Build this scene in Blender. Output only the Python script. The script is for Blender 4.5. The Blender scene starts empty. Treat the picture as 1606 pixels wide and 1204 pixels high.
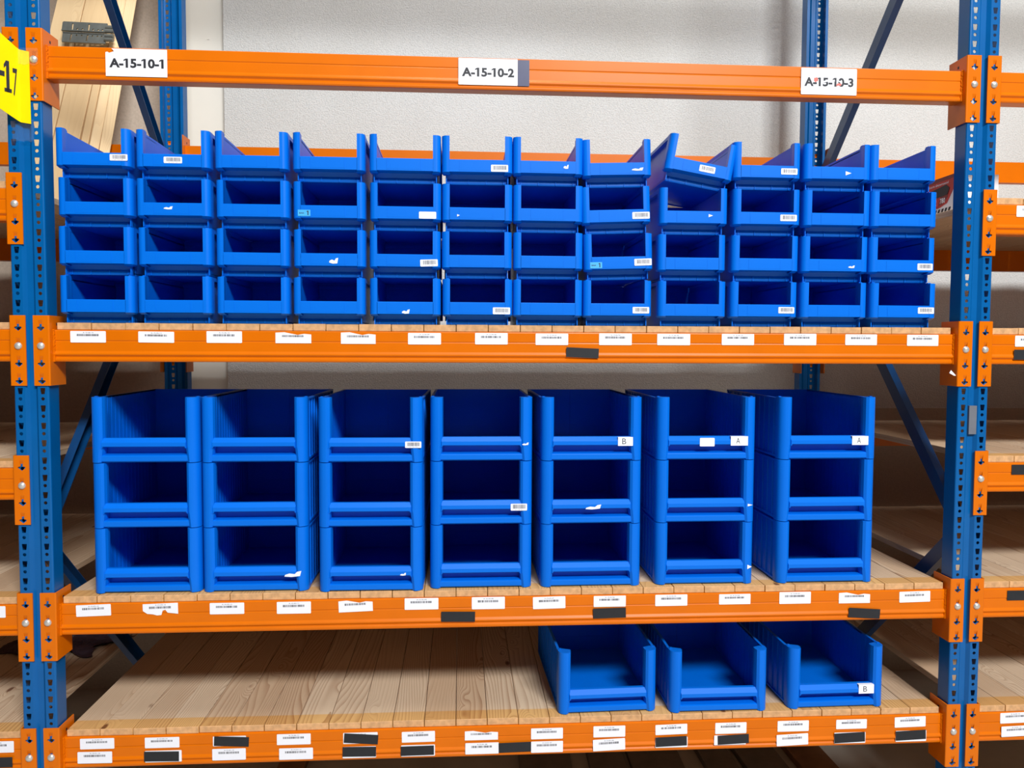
import bpy, bmesh, math, random
from mathutils import Vector, Matrix, geometry
random.seed(7)
PI = math.pi
scene = bpy.context.scene
COL = scene.collection
G = 0.42                      # height of the lowest beam bolts above the floor; z values below are counted from them

# ------------------------------------------------------------------ camera
cam_d = bpy.data.cameras.new('camera'); cam = bpy.data.objects.new('camera', cam_d); COL.objects.link(cam)
yaw, pit, rol = 0.06472738, -0.04914205, 0.00415563
cy, sy, cp, sp = math.cos(yaw), math.sin(yaw), math.cos(pit), math.sin(pit)
fw = Vector((sy*cp, cy*cp, sp)); rt = Vector((cy, -sy, 0)); up = rt.cross(fw)
c_, s_ = math.cos(rol), math.sin(rol)
r2, u2 = c_*rt + s_*up, -s_*rt + c_*up
cam.matrix_world = Matrix(((r2.x, u2.x, -fw.x, 1.19291), (r2.y, u2.y, -fw.y, -2.32867), (r2.z, u2.z, -fw.z, 1.20873 + G), (0, 0, 0, 1)))
cam_d.sensor_width = 36; cam_d.sensor_fit = 'HORIZONTAL'; cam_d.lens = 36*1235/1606; cam_d.clip_start = 0.05; cam_d.clip_end = 100
scene.camera = cam

# ------------------------------------------------------------------ world and lights
w = bpy.data.worlds.new('hall'); scene.world = w; w.use_nodes = True
w.node_tree.nodes['Background'].inputs[0].default_value = (0.80, 0.90, 1.0, 1)
w.node_tree.nodes['Background'].inputs[1].default_value = 0.034
def area(name, loc, target, sx, sz, power, col):
    d = bpy.data.lights.new(name, 'AREA'); d.shape = 'RECTANGLE'; d.size = sx; d.size_y = sz; d.energy = power; d.color = col
    o = bpy.data.objects.new(name, d); COL.objects.link(o); o.location = loc
    o.rotation_euler = (Vector(target) - Vector(loc)).to_track_quat('-Z', 'Y').to_euler()
area('hall_roof_light', (3.9, -8.0, 7.1 + G), (1.4, 0, 1.2), 3.2, 1.3, 1400, (0.97, 0.985, 1.0))
area('aisle_strip_light', (1.8, -1.25, 6.3 + G), (1.4, -0.9, 0), 3.6, 0.9, 130, (1.0, 0.93, 0.84))
scene.view_settings.view_transform = 'Standard'; scene.view_settings.look = 'None'
scene.view_settings.exposure = 0.0; scene.view_settings.gamma = 1.0; scene.view_settings.use_curve_mapping = False

# ------------------------------------------------------------------ materials
def lin(r, g, b):
    f = lambda c: (c/12.92 if c <= 0.04045 else ((c + 0.055)/1.055)**2.4)
    return (f(r/255), f(g/255), f(b/255), 1)
class NT:
    def __init__(s, name):
        s.m = bpy.data.materials.new(name); s.m.use_nodes = True; s.t = s.m.node_tree
        s.b = s.t.nodes['Principled BSDF']
    def n(s, typ, **kw):
        x = s.t.nodes.new(typ)
        for k, v in kw.items():
            if k.startswith('i_'): x.inputs[k[2:].replace('_', ' ')].default_value = v
            else: setattr(x, k, v)
        return x
    def l(s, a, b): s.t.links.new(a, b)
def mottled(name, col, rough=0.4, metal=0.0, scale=30, amt=0.06, bump=0.0, bscale=200, spec=0.5, coat=0.0):
    k = NT(name); tc = k.n('ShaderNodeTexCoord'); no = k.n('ShaderNodeTexNoise', i_Scale=scale, i_Detail=4.0)
    k.l(tc.outputs['Object'], no.inputs['Vector'])
    mr = k.n('ShaderNodeMapRange'); mr.inputs['From Min'].default_value = .25; mr.inputs['From Max'].default_value = .75
    mr.inputs['To Min'].default_value = 1 - amt; mr.inputs['To Max'].default_value = 1 + amt
    k.l(no.outputs['Fac'], mr.inputs['Value'])
    mx = k.n('ShaderNodeVectorMath', operation='SCALE'); mx.inputs[0].default_value = col[:3]; k.l(mr.outputs['Result'], mx.inputs['Scale'])
    k.l(mx.outputs['Vector'], k.b.inputs['Base Color'])
    k.b.inputs['Roughness'].default_value = rough; k.b.inputs['Metallic'].default_value = metal
    k.b.inputs['Specular IOR Level'].default_value = spec; k.b.inputs['Coat Weight'].default_value = coat; k.b.inputs['Coat Roughness'].default_value = .15
    if bump:
        n2 = k.n('ShaderNodeTexNoise', i_Scale=bscale, i_Detail=3.0); k.l(tc.outputs['Object'], n2.inputs['Vector'])
        bp = k.n('ShaderNodeBump'); bp.inputs['Strength'].default_value = bump; bp.inputs['Distance'].default_value = 0.002
        k.l(n2.outputs['Fac'], bp.inputs['Height']); k.l(bp.outputs['Normal'], k.b.inputs['Normal'])
    return k.m
def wood(name, c_lo, c_hi, c_dark, pal=1.0, band=0.0):
    """boards running along local Y; every board carries its own 'board' number"""
    k = NT(name); tc = k.n('ShaderNodeTexCoord'); at = k.n('ShaderNodeAttribute', attribute_name='board')
    off = k.n('ShaderNodeVectorMath', operation='SCALE'); off.inputs[0].default_value = (3.1, 17.7, 5.3); k.l(at.outputs['Fac'], off.inputs['Scale'])
    ad = k.n('ShaderNodeVectorMath', operation='ADD'); k.l(tc.outputs['Object'], ad.inputs[0]); k.l(off.outputs['Vector'], ad.inputs[1])
    mp = k.n('ShaderNodeMapping'); mp.inputs['Scale'].default_value = (1, 0.10, 1); k.l(ad.outputs['Vector'], mp.inputs['Vector'])
    # knots: sparse cells, they also bend the grain
    km = k.n('ShaderNodeMapping'); km.inputs['Scale'].default_value = (9, 3.6, 9); k.l(ad.outputs['Vector'], km.inputs['Vector'])
    vo = k.n('ShaderNodeTexVoronoi', i_Scale=1.15); k.l(km.outputs['Vector'], vo.inputs['Vector'])
    sep = k.n('ShaderNodeSeparateColor'); k.l(vo.outputs['Color'], sep.inputs[0])
    gate = k.n('ShaderNodeMath', operation='GREATER_THAN'); gate.inputs[1].default_value = 0.62; k.l(sep.outputs[0], gate.inputs[0])
    kn = k.n('ShaderNodeMapRange', interpolation_type='SMOOTHSTEP'); kn.inputs['From Min'].default_value = .05; kn.inputs['From Max'].default_value = .115
    kn.inputs['To Min'].default_value = 1; kn.inputs['To Max'].default_value = 0; k.l(vo.outputs['Distance'], kn.inputs['Value'])
    kf = k.n('ShaderNodeMath', operation='MULTIPLY'); k.l(kn.outputs['Result'], kf.inputs[0]); k.l(gate.outputs[0], kf.inputs[1])
    bend = k.n('ShaderNodeMapRange', interpolation_type='SMOOTHSTEP'); bend.inputs['From Min'].default_value = 0; bend.inputs['From Max'].default_value = .45
    bend.inputs['To Min'].default_value = .055; bend.inputs['To Max'].default_value = 0; k.l(vo.outputs['Distance'], bend.inputs['Value'])
    bd = k.n('ShaderNodeMath', operation='MULTIPLY'); k.l(bend.outputs['Result'], bd.inputs[0]); k.l(gate.outputs[0], bd.inputs[1])
    lo = k.n('ShaderNodeTexNoise', i_Scale=5.0, i_Detail=2.0); k.l(mp.outputs['Vector'], lo.inputs['Vector'])
    sx = k.n('ShaderNodeSeparateXYZ'); k.l(mp.outputs['Vector'], sx.inputs[0])
    a1 = k.n('ShaderNodeMath', operation='MULTIPLY_ADD'); a1.inputs[1].default_value = 0.34; k.l(lo.outputs['Fac'], a1.inputs[0]); k.l(sx.outputs['X'], a1.inputs[2])
    a2 = k.n('ShaderNodeMath', operation='ADD'); k.l(a1.outputs[0], a2.inputs[0]); k.l(bd.outputs[0], a2.inputs[1])
    fr = k.n('ShaderNodeMath', operation='MULTIPLY'); fr.inputs[1].default_value = 84.0; k.l(a2.outputs[0], fr.inputs[0])
    fc = k.n('ShaderNodeMath', operation='FRACT'); k.l(fr.outputs[0], fc.inputs[0])
    pw = k.n('ShaderNodeMath', operation='POWER'); pw.inputs[1].default_value = 2.6; k.l(fc.outputs[0], pw.inputs[0])
    fi = k.n('ShaderNodeTexNoise', i_Scale=90.0, i_Detail=4.0); k.l(mp.outputs['Vector'], fi.inputs['Vector'])
    rm = k.n('ShaderNodeMapRange'); rm.inputs['From Min'].default_value = .3; rm.inputs['From Max'].default_value = .7; k.l(lo.outputs['Fac'], rm.inputs['Value'])
    m1 = k.n('ShaderNodeMix', data_type='RGBA'); m1.inputs['A'].default_value = c_lo; m1.inputs['B'].default_value = c_hi
    rb = k.n('ShaderNodeMath', operation='MULTIPLY_ADD'); rb.inputs[1].default_value = .35; k.l(fi.outputs['Fac'], rb.inputs[0])
    wn = k.n('ShaderNodeTexWhiteNoise', noise_dimensions='1D'); k.l(at.outputs['Fac'], wn.inputs['W'])
    h = k.n('ShaderNodeMath', operation='MULTIPLY'); h.inputs[1].default_value = .65; k.l(wn.outputs['Value'], h.inputs[0]); k.l(h.outputs[0], rb.inputs[2])
    k.l(rb.outputs[0], m1.inputs['Factor'])
    m2 = k.n('ShaderNodeMix', data_type='RGBA'); k.l(m1.outputs['Result'], m2.inputs['A']); m2.inputs['B'].default_value = c_dark
    sc_ = k.n('ShaderNodeSeparateColor'); k.l(wn.outputs['Color'], sc_.inputs[0])
    am = k.n('ShaderNodeMath', operation='MULTIPLY_ADD'); am.inputs[1].default_value = .55*pal; am.inputs[2].default_value = .22*pal; k.l(sc_.outputs[1], am.inputs[0])
    pf = k.n('ShaderNodeMath', operation='MULTIPLY'); k.l(am.outputs[0], pf.inputs[1]); k.l(pw.outputs[0], pf.inputs[0]); k.l(pf.outputs[0], m2.inputs['Factor'])
    m3 = k.n('ShaderNodeMix', data_type='RGBA'); k.l(m2.outputs['Result'], m3.inputs['A']); m3.inputs['B'].default_value = lin(96, 52, 30)
    k3 = k.n('ShaderNodeMath', operation='MULTIPLY'); k3.inputs[1].default_value = .85; k.l(kf.outputs[0], k3.inputs[0]); k.l(k3.outputs[0], m3.inputs['Factor'])
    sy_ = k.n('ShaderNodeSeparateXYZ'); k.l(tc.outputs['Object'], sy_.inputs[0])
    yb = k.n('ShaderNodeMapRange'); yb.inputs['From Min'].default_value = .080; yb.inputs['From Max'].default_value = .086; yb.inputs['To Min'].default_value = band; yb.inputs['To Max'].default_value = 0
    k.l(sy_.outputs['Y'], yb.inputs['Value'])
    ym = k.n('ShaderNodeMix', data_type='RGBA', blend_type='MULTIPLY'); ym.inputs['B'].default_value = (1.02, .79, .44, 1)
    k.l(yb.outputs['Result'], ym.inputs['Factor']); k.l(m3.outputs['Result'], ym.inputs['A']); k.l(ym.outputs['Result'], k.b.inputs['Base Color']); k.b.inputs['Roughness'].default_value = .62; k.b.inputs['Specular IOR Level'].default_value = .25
    bp = k.n('ShaderNodeBump'); bp.inputs['Strength'].default_value = .25; bp.inputs['Distance'].default_value = .001
    k.l(fc.outputs[0], bp.inputs['Height']); k.l(bp.outputs['Normal'], k.b.inputs['Normal'])
    return k.m
M = {}
M['orange'] = mottled('orange_paint', (0.67, 0.147, 0.0), .30, scale=9, amt=.05, bump=.03, bscale=700, spec=.25, coat=.06)
M['post'] = mottled('blue_post_paint', (0.0, 0.100, 0.325), .30, scale=12, amt=.07, bump=.04, bscale=600, spec=.3, coat=.12)
M['brace'] = mottled('dark_blue_brace_paint', (0.002, 0.045, 0.15), .32, scale=12, amt=.1, bump=.04, bscale=600, spec=.4, coat=.2)
M['bin'] = mottled('blue_bin_plastic', (0.0, 0.148, 0.70), .36, scale=7, amt=.04, bump=.04, bscale=900, spec=.2)
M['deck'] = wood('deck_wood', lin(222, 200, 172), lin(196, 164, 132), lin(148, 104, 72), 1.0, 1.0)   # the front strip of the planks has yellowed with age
M['timber'] = wood('pale_timber', lin(244, 218, 174), lin(228, 192, 142), lin(196, 156, 108), .45)
M['endgrain'] = mottled('sawn_plank_end', lin(206, 160, 112), .8, scale=70, amt=.22, bump=.3, bscale=500)
M['steel'] = mottled('zinc_bolt', (0.66, 0.65, 0.62, 1), .32, metal=.55, scale=60, amt=.1)
M['paper'] = mottled('label_paper', lin(236, 238, 246), .55, scale=25, amt=.025)
M['ink'] = mottled('black_ink', lin(30, 32, 40), .6)
M['greyink'] = mottled('grey_ink', lin(70, 72, 82), .6)
M['tape'] = mottled('black_tape', lin(38, 40, 44), .55, scale=40, amt=.1, spec=.3)
M['navy'] = mottled('navy_tape', lin(45, 50, 88), .35, scale=40, amt=.1)
M['cyan'] = mottled('cyan_tag_paper', lin(62, 170, 232), .5)
M['yellow'] = mottled('yellow_sign_film', lin(246, 218, 0), .28, scale=18, amt=.05, bump=.35, bscale=30, coat=.3)
M['grey'] = mottled('grey_metal', lin(112, 116, 112), .45, metal=.3, scale=40, amt=.15)
M['silver'] = mottled('grey_rating_plate', lin(112, 116, 126), .5, metal=.2)
M['red'] = mottled('red_print', lin(190, 34, 30), .45, scale=15, amt=.15)
M['darkred'] = mottled('dark_red_print', lin(120, 20, 28), .45, scale=15, amt=.2)
M['scuff'] = mottled('red_scuff', lin(214, 110, 100), .6, scale=300, amt=.2)
M['cloth'] = mottled('dark_purple_film', lin(62, 46, 58), .5, scale=25, amt=.35)
M['board'] = mottled('grey_board', lin(120, 108, 96), .7, scale=20, amt=.2)
M['brownboard'] = mottled('brown_board', lin(140, 100, 66), .7, scale=20, amt=.25)
k = NT('clear_tape'); k.b.inputs['Base Color'].default_value = (.9, .95, 1, 1); k.b.inputs['Roughness'].default_value = .12; k.b.inputs['Transmission Weight'].default_value = .9; k.b.inputs['IOR'].default_value = 1.12; k.b.inputs['Alpha'].default_value = .35
M['clear'] = k.m
def plaster():
    k = NT('wall_plaster'); tc = k.n('ShaderNodeTexCoord')
    n1 = k.n('ShaderNodeTexNoise', i_Scale=170.0, i_Detail=3.0); k.l(tc.outputs['Object'], n1.inputs['Vector'])
    n2 = k.n('ShaderNodeTexNoise', i_Scale=1.6, i_Detail=3.0); k.l(tc.outputs['Object'], n2.inputs['Vector'])
    mr = k.n('ShaderNodeMapRange'); mr.inputs['From Min'].default_value = .3; mr.inputs['From Max'].default_value = .7; k.l(n2.outputs['Fac'], mr.inputs['Value'])
    mx = k.n('ShaderNodeMix', data_type='RGBA'); mx.inputs['A'].default_value = lin(197, 197, 193); mx.inputs['B'].default_value = lin(206, 207, 205); k.l(mr.outputs['Result'], mx.inputs['Factor'])
    sp_ = k.n('ShaderNodeMapRange'); sp_.inputs['From Min'].default_value = .32; sp_.inputs['From Max'].default_value = .62; sp_.inputs['To Min'].default_value = .88; sp_.inputs['To Max'].default_value = 1.04; k.l(n1.outputs['Fac'], sp_.inputs['Value'])
    sc = k.n('ShaderNodeVectorMath', operation='SCALE'); k.l(mx.outputs['Result'], sc.inputs[0]); k.l(sp_.outputs['Result'], sc.inputs['Scale'])
    k.l(sc.outputs['Vector'], k.b.inputs['Base Color']); k.b.inputs['Roughness'].default_value = .85
    bp = k.n('ShaderNodeBump'); bp.inputs['Strength'].default_value = .8; bp.inputs['Distance'].default_value = .004
    k.l(n1.outputs['Fac'], bp.inputs['Height']); k.l(bp.outputs['Normal'], k.b.inputs['Normal'])
    return k.m
M['plaster'] = plaster()
M['panel'] = mottled('smooth_wall_panel', lin(222, 219, 208), .6, scale=6, amt=.03)
M['brownwall'] = mottled('tan_wall_panel', lin(184, 170, 154), .85, scale=110, amt=.10, bump=.4, bscale=140)
M['floor'] = mottled('concrete_floor', lin(185, 175, 162), .7, scale=5, amt=.15)

# ------------------------------------------------------------------ mesh helpers
def box(bm, x0, x1, y0, y1, z0, z1, mi=0, mat=None):
    vs = [bm.verts.new(p) for p in ((x0, y0, z0), (x1, y0, z0), (x1, y1, z0), (x0, y1, z0), (x0, y0, z1), (x1, y0, z1), (x1, y1, z1), (x0, y1, z1))]
    if mat is not None:
        for v in vs: v.co = mat @ v.co
    fs = [bm.faces.new([vs[i] for i in f]) for f in ((0, 3, 2, 1), (4, 5, 6, 7), (0, 1, 5, 4), (1, 2, 6, 5), (2, 3, 7, 6), (3, 0, 4, 7))]
    for f in fs: f.material_index = mi
    return fs
def prism(bm, pts, a0, a1, axis='z', mi=0, pts2=None, smooth=()):
    """extrude a closed outline: axis z -> pts are (x,y); axis x -> (y,z); axis y -> (x,z)"""
    def P(p, a):
        return (p[0], p[1], a) if axis == 'z' else ((a, p[0], p[1]) if axis == 'x' else (p[0], a, p[1]))
    lo = [bm.verts.new(P(p, a0)) for p in pts]; hi = [bm.verts.new(P(p, a1)) for p in (pts2 or pts)]
    n = len(pts); out = []
    for i in range(n):
        f = bm.faces.new((lo[i], lo[(i + 1) % n], hi[(i + 1) % n], hi[i])); f.material_index = mi; out.append(f)
        if i in smooth: f.smooth = True
    for ring, rev in ((lo, True), (hi, False)):
        f = bm.faces.new(list(reversed(ring)) if rev else ring); f.material_index = mi; out.append(f)
    return out
def plate(bm, outer, holes, y0, y1, mi=0, rim=True):
    """flat plate in the XZ plane with real cut-outs, from y0 (front) to y1"""
    loops = [outer] + holes
    tris = geometry.tessellate_polygon([[Vector((p[0], p[1], 0)) for p in lp] for lp in loops])
    flat = [p for lp in loops for p in lp]
    A = [bm.verts.new((p[0], y0, p[1])) for p in flat]; B = [bm.verts.new((p[0], y1, p[1])) for p in flat]
    for t in tris:
        for ring in (A, B):
            try: bm.faces.new([ring[i] for i in t]).material_index = mi
            except ValueError: pass
    i0 = 0
    for li, lp in enumerate(loops):
        n = len(lp)
        if li or rim:
            for i in range(n):
                a, b = i0 + i, i0 + (i + 1) % n
                bm.faces.new((A[a], A[b], B[b], B[a])).material_index = mi
        i0 += n
def finish(bm, name, mats, bevel=0.0, smooth=False):
    bmesh.ops.recalc_face_normals(bm, faces=bm.faces[:])
    if smooth:
        for f in bm.faces: f.smooth = True
    for e in bm.edges:
        if len(e.link_faces) != 2 or e.calc_face_angle(0) > math.radians(40): e.smooth = False
    me = bpy.data.meshes.new(name); bm.to_mesh(me); bm.free()
    for m in (mats if isinstance(mats, (list, tuple)) else [mats]): me.materials.append(m)
    return me
def obj(name, me, parent=None, loc=(0, 0, 0), rot=(0, 0, 0), label=None):
    o = bpy.data.objects.new(name, me); COL.objects.link(o); o.location = loc; o.rotation_euler = rot
    if parent is not None: o.parent = parent
    if label: o['label'] = label
    return o
def thing(name, label, cat, loc, rot=(0, 0, 0), group=None):
    o = bpy.data.objects.new(name, None); COL.objects.link(o); o.location = loc; o.rotation_euler = rot
    o.empty_display_size = .05
    o['label'] = label; o['category'] = cat
    if group: o['group'] = group
    return o
def tag(o, label, cat, group=None):
    o['label'] = label; o['category'] = cat
    if group: o['group'] = group
    return o
def bevel(o, wd, seg=2, ang=35):
    m = o.modifiers.new('bevel', 'BEVEL'); m.width = wd; m.segments = seg; m.limit_method = 'ANGLE'; m.angle_limit = math.radians(ang)
    return o
def arc(cx, cy_, r, a0, a1, n):
    return [(cx + r*math.cos(math.radians(a0 + (a1 - a0)*i/n)), cy_ + r*math.sin(math.radians(a0 + (a1 - a0)*i/n))) for i in range(n + 1)]
def raw_text(s, bold):
    cu = bpy.data.curves.new('lettering', 'FONT'); cu.body = s; cu.offset = bold; cu.resolution_u = 3
    ob = bpy.data.objects.new('lettering', cu); me = bpy.data.meshes.new_from_object(ob)
    bpy.data.objects.remove(ob); bpy.data.curves.remove(cu)
    return me
def text_mesh(s, width, height, bold=0.0, flags=False):
    """lettering in the XZ plane, centred, fitted to width x height; flags gives every 1 its upstroke"""
    me = raw_text(s, bold)
    if flags:
        bm = bmesh.new(); bm.from_mesh(me); mx = lambda m: (min(v.co.x for v in m.vertices), max(v.co.x for v in m.vertices), max(v.co.y for v in m.vertices))
        one = raw_text('1', bold); a0, a1, top = mx(one); wd = a1 - a0
        for i, ch in enumerate(s):
            if ch != '1': continue
            pre = raw_text(s[:i + 1], bold); xr = mx(pre)[1]; xl = xr - wd; bpy.data.meshes.remove(pre)
            bm.faces.new([bm.verts.new((x, y, 0)) for x, y in ((xl + .01, top), (xl - .15, top - .10), (xl - .15, top - .22), (xl + .01, top - .13))])
        bpy.data.meshes.remove(one); bm.to_mesh(me); bm.free()
    xs = [v.co.x for v in me.vertices]; ys = [v.co.y for v in me.vertices]
    x0, x1, y0, y1 = min(xs), max(xs), min(ys), max(ys)
    sx, sz = width/(x1 - x0), height/(y1 - y0)
    for v in me.vertices: v.co = ((v.co.x - (x0 + x1)/2)*sx, 0, (v.co.y - (y0 + y1)/2)*sz)
    return me
def add_text(bm, s, width, height, cx, cz, y, mi, bold=0.0, rot=None):
    me = text_mesh(s, width, height, bold, bold > .025); n0 = len(bm.faces); v0 = len(bm.verts)
    bm.from_mesh(me); bm.verts.ensure_lookup_table(); bm.faces.ensure_lookup_table()
    for v in bm.verts[v0:]:
        p = v.co.copy()
        if rot is not None: p = rot @ p
        v.co = (p.x + cx, p.y + y, p.z + cz)
    for f in bm.faces[n0:]: f.material_index = mi
    bpy.data.meshes.remove(me)
    return n0
def finish_label(bm, name, mats):
    me = bpy.data.meshes.new(name); bm.to_mesh(me); bm.free()
    for m in mats: me.materials.append(m)
    return me

# ------------------------------------------------------------------ setting
def struct(name, me, loc=(0, 0, 0)):
    o = obj(name, me, loc=loc); o['kind'] = 'structure'; return o
bm = bmesh.new(); box(bm, -9, 12, -9, 1.75, -.1, 0); struct('floor', finish(bm, 'floor', M['floor']))
WY = 1.44
bm = bmesh.new(); box(bm, .102, 12, WY, WY + .15, .0, 7.5); struct('wall_back', finish(bm, 'wall_back', M['plaster']))
bm = bmesh.new(); box(bm, -9, -.085, WY, WY + .15, .0, 7.5); struct('wall_back_left', finish(bm, 'wall_back_left', M['brownwall']))
bm = bmesh.new(); box(bm, -.085, .102, WY + .045, WY + .15, .0, 7.5)
for z in (.35, 1.05, 1.52, 2.06, 2.62):
    box(bm, .015, .025, WY + .043, WY + .045, z + G, z + G + .003)
struct('trim_1', finish(bm, 'trim_1', M['panel']))
bm = bmesh.new(); box(bm, .102, 12, WY - .006, WY, 0, .905 + G); box(bm, -9, -.085, WY - .006, WY, 0, .905 + G)
struct('baseboard_back', finish(bm, 'baseboard_back', M['brownwall']))

# ------------------------------------------------------------------ rack frames
POST_H = 4.05
def trap(zc, xc, sgn=1):
    t, b_, h = .0069, .0050, .0090
    return [(xc - b_, zc - h), (xc + b_, zc - h), (xc + t, zc + h*.4), (xc + t, zc + h), (xc - t, zc + h), (xc - t, zc + h*.4)]
def circ(xc, zc, r, n=8): return [(xc + r*math.cos(2*PI*i/n + .39), zc + r*math.sin(2*PI*i/n + .39)) for i in range(n)]
def post_mesh():
    bm = bmesh.new(); n = int(POST_H/.05)
    for sg in (-1, 1):
        xc = .031*sg; xa, xb = sorted((.0175*sg, .0435*sg))
        for i in range(n):
            z0 = i*.05 + .005; zr = z0 + .015      # round holes sit where the beam bolts are
            zt = zr + .0225
            plate(bm, [(xa, z0), (xb, z0), (xb, z0 + .05), (xa, z0 + .05)], [trap(zt, xc), circ(xc, zr, .0052)], 0, .002, rim=False)
        s = lambda pts: [(x*sg, y) for x, y in pts]
        # outer corner, side wall and returned lip
        prism(bm, s([(.0435, 0)] + arc(.0435, .0045, .0045, -90, 0, 4) + [(.048, .056), (.036, .056), (.036, .054), (.046, .054), (.046, .0045), (.0435, .002)]), 0, POST_H, smooth=(1, 2, 3, 4))
        prism(bm, s([(.0175, 0), (.0175, .002), (.0095, .0115), (.0085, .0095)]), 0, POST_H)
    prism(bm, [(-.0092, .0095), (.0092, .0095), (.0092, .0115), (-.0092, .0115)], 0, POST_H)
    return finish(bm, 'post', M['post'])
POST = post_mesh()
def brace_mesh(L):
    """channel along local Z, open towards +x"""
    bm = bmesh.new(); hw, dp, t = .024, .026, .0022
    pts = [(-dp/2, -hw), (dp/2, -hw), (dp/2, -hw + t), (-dp/2 + t, -hw + t), (-dp/2 + t, hw - t), (dp/2, hw - t), (dp/2, hw), (-dp/2, hw)]
    prism(bm, pts, 0, L)
    return finish(bm, 'brace', M['brace'])
DEPTH = 1.20
def frame(cx, label):
    t = thing('rack_upright', label, 'rack frame', (cx, 0, 0), group='blue upright frames of the rack')
    obj('post', POST, t); obj('post', POST, t, (0, DEPTH, 0), (0, 0, PI))
    for (y0, z0, y1, z1) in ((.05, 2.885, 1.15, 1.86), (.05, .655, 1.15, 1.81), (.05, .615, 1.12, -.38)):
        d = Vector((0, y1 - y0, z1 - z0)); L = d.length
        a = math.atan2(-(y1 - y0), z1 - z0)
        obj('brace', brace_mesh(L), t, (0, y0, z0 + G), (a, 0, 0))
    for y in (0, DEPTH):
        bm = bmesh.new(); s = 1 if y == 0 else -1
        box(bm, -.06, .06, min(y - s*.02, y + s*.09), max(y - s*.02, y + s*.09), 0, .006)
        obj('base_plate', finish(bm, 'base_plate', M['post']), t)
    return t
FL = frame(-.031, 'blue perforated upright frame with diagonal braces, left of the bins behind the yellow sign')
FR = frame(2.770, 'blue perforated upright frame with diagonal braces, right of the bins, grey plate in its groove')
bm = bmesh.new(); box(bm, -.011, .013, -.001, .0085, .940, 1.028)
obj('rating_plate', finish(bm, 'rating_plate', M['silver']), FR, (0, 0, G), label='grey rectangular plate stuck in the post groove')

# ------------------------------------------------------------------ beams
TOP, BOT = .048, -.044
def arrow(xc, zc):
    return [(xc - .0036, zc + .004), (xc - .0098, zc + .0028), (xc - .0106, zc - .0006), (xc, zc - .0092), (xc + .0106, zc - .0006), (xc + .0098, zc + .0028), (xc + .0036, zc + .004),
            (xc + .0036, zc + .0095), (xc + .0042, zc + .0105), (xc + .0060, zc + .0235), (xc - .0060, zc + .0235), (xc - .0042, zc + .0105), (xc - .0036, zc + .0095)]
def connector_mesh(sg):
    """end connector; sg=+1 sits on the left end of the beam (post on its left). x counted from the post centre"""
    bm = bmesh.new(); x0, x1 = .0105, .0515; xc = .031
    S = lambda pts: [(x*sg, z) for x, z in pts]
    plate(bm, S([(x0, -.112), (x1, -.112), (x1, .088), (x0, .088)]), [S(arrow(xc, z)) for z in (.0525, .001, -.050, -.100)], -.004, -.0005)
    prism(bm, [(x*sg, y) for x, y in [(.0515, -.004)] + arc(.0515, -.0005, .0035, -90, 0, 4) + [(.055, .085), (.0515, .085)]], -.112, .088, smooth=(1, 2, 3, 4))
    for z in (.0525, .001, -.050, -.100):      # sloping tongues punched in above the arrows
        prism(bm, [(-.0038, z + .0235), (.0015, z + .0105), (.0005, z + .0095), (-.0036, z + .0215)], (xc - .0058)*sg, (xc + .0058)*sg, axis='x')
    rnd = random.Random(3)
    for i in range(26):                       # weld bead
        z = -.044 + i*.0036
        box(bm, *sorted(((.0545 + rnd.random()*.0008)*sg, (.0585 + rnd.random()*.002)*sg)), .0145 + rnd.random()*.0015, .020, z, z + .0034)
    for y in (.035,):
        box(bm, *sorted((.0549*sg, .0552*sg)), y, y + .008, .060, .068, 1)
    return finish(bm, 'end_connector', [M['orange'], M['ink']])
CONN = {1: connector_mesh(1), -1: connector_mesh(-1)}
def bolt_mesh():
    bm = bmesh.new(); n = 16; rings = [(.0105, 0), (.0105, .0012), (.0098, .0028), (.0078, .0050), (.0048, .0066), (.0018, .0072)]
    vs = [[bm.verts.new((r*math.cos(2*PI*i/n), -d, r*math.sin(2*PI*i/n))) for i in range(n)] for r, d in rings]
    for a, b in zip(vs, vs[1:]):
        for i in range(n): bm.faces.new((a[i], a[(i + 1) % n], b[(i + 1) % n], b[i]))
    bm.faces.new(vs[-1]); bm.faces.new(vs[0])
    return finish(bm, 'bolt', M['steel'], smooth=True)
BOLT = bolt_mesh()
BAYW = 2.801
def bar_mesh():
    bm = bmesh.new(); h = BAYW/2 - .0545
    pts = [(.060, TOP), (.0215, TOP), (.0185, .0465), (.018, .0445), (.018, .0185), (.0196, .0160), (.0186, .0135), (.0182, -.0130), (.0150, -.0200), (.0150, -.0235), (.0196, -.0290), (.0196, -.0310), (.0166, -.0345), (.0166, -.0395), (.0185, -.0432), (.0225, BOT), (.060, BOT)]
    prism(bm, pts, -h, h, axis='x')
    return finish(bm, 'beam_bar', M['orange'])
BAR = bar_mesh()
BCX = -.031 + BAYW/2
def beam(bay, z, rear, label):
    cx = BCX + bay*BAYW
    t = thing('rack_crossbar', label, 'rack beam', (cx, DEPTH if rear else 0, z + G), (0, 0, PI if rear else 0), group='orange beams of the rack')
    obj('beam_bar', BAR, t)
    for sg in (1, -1):
        c = obj('end_connector', CONN[sg], t, (-sg*BAYW/2, 0, 0))
        obj('bolt', BOLT, c, (sg*.031, -.004, .001))
    return t
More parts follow.
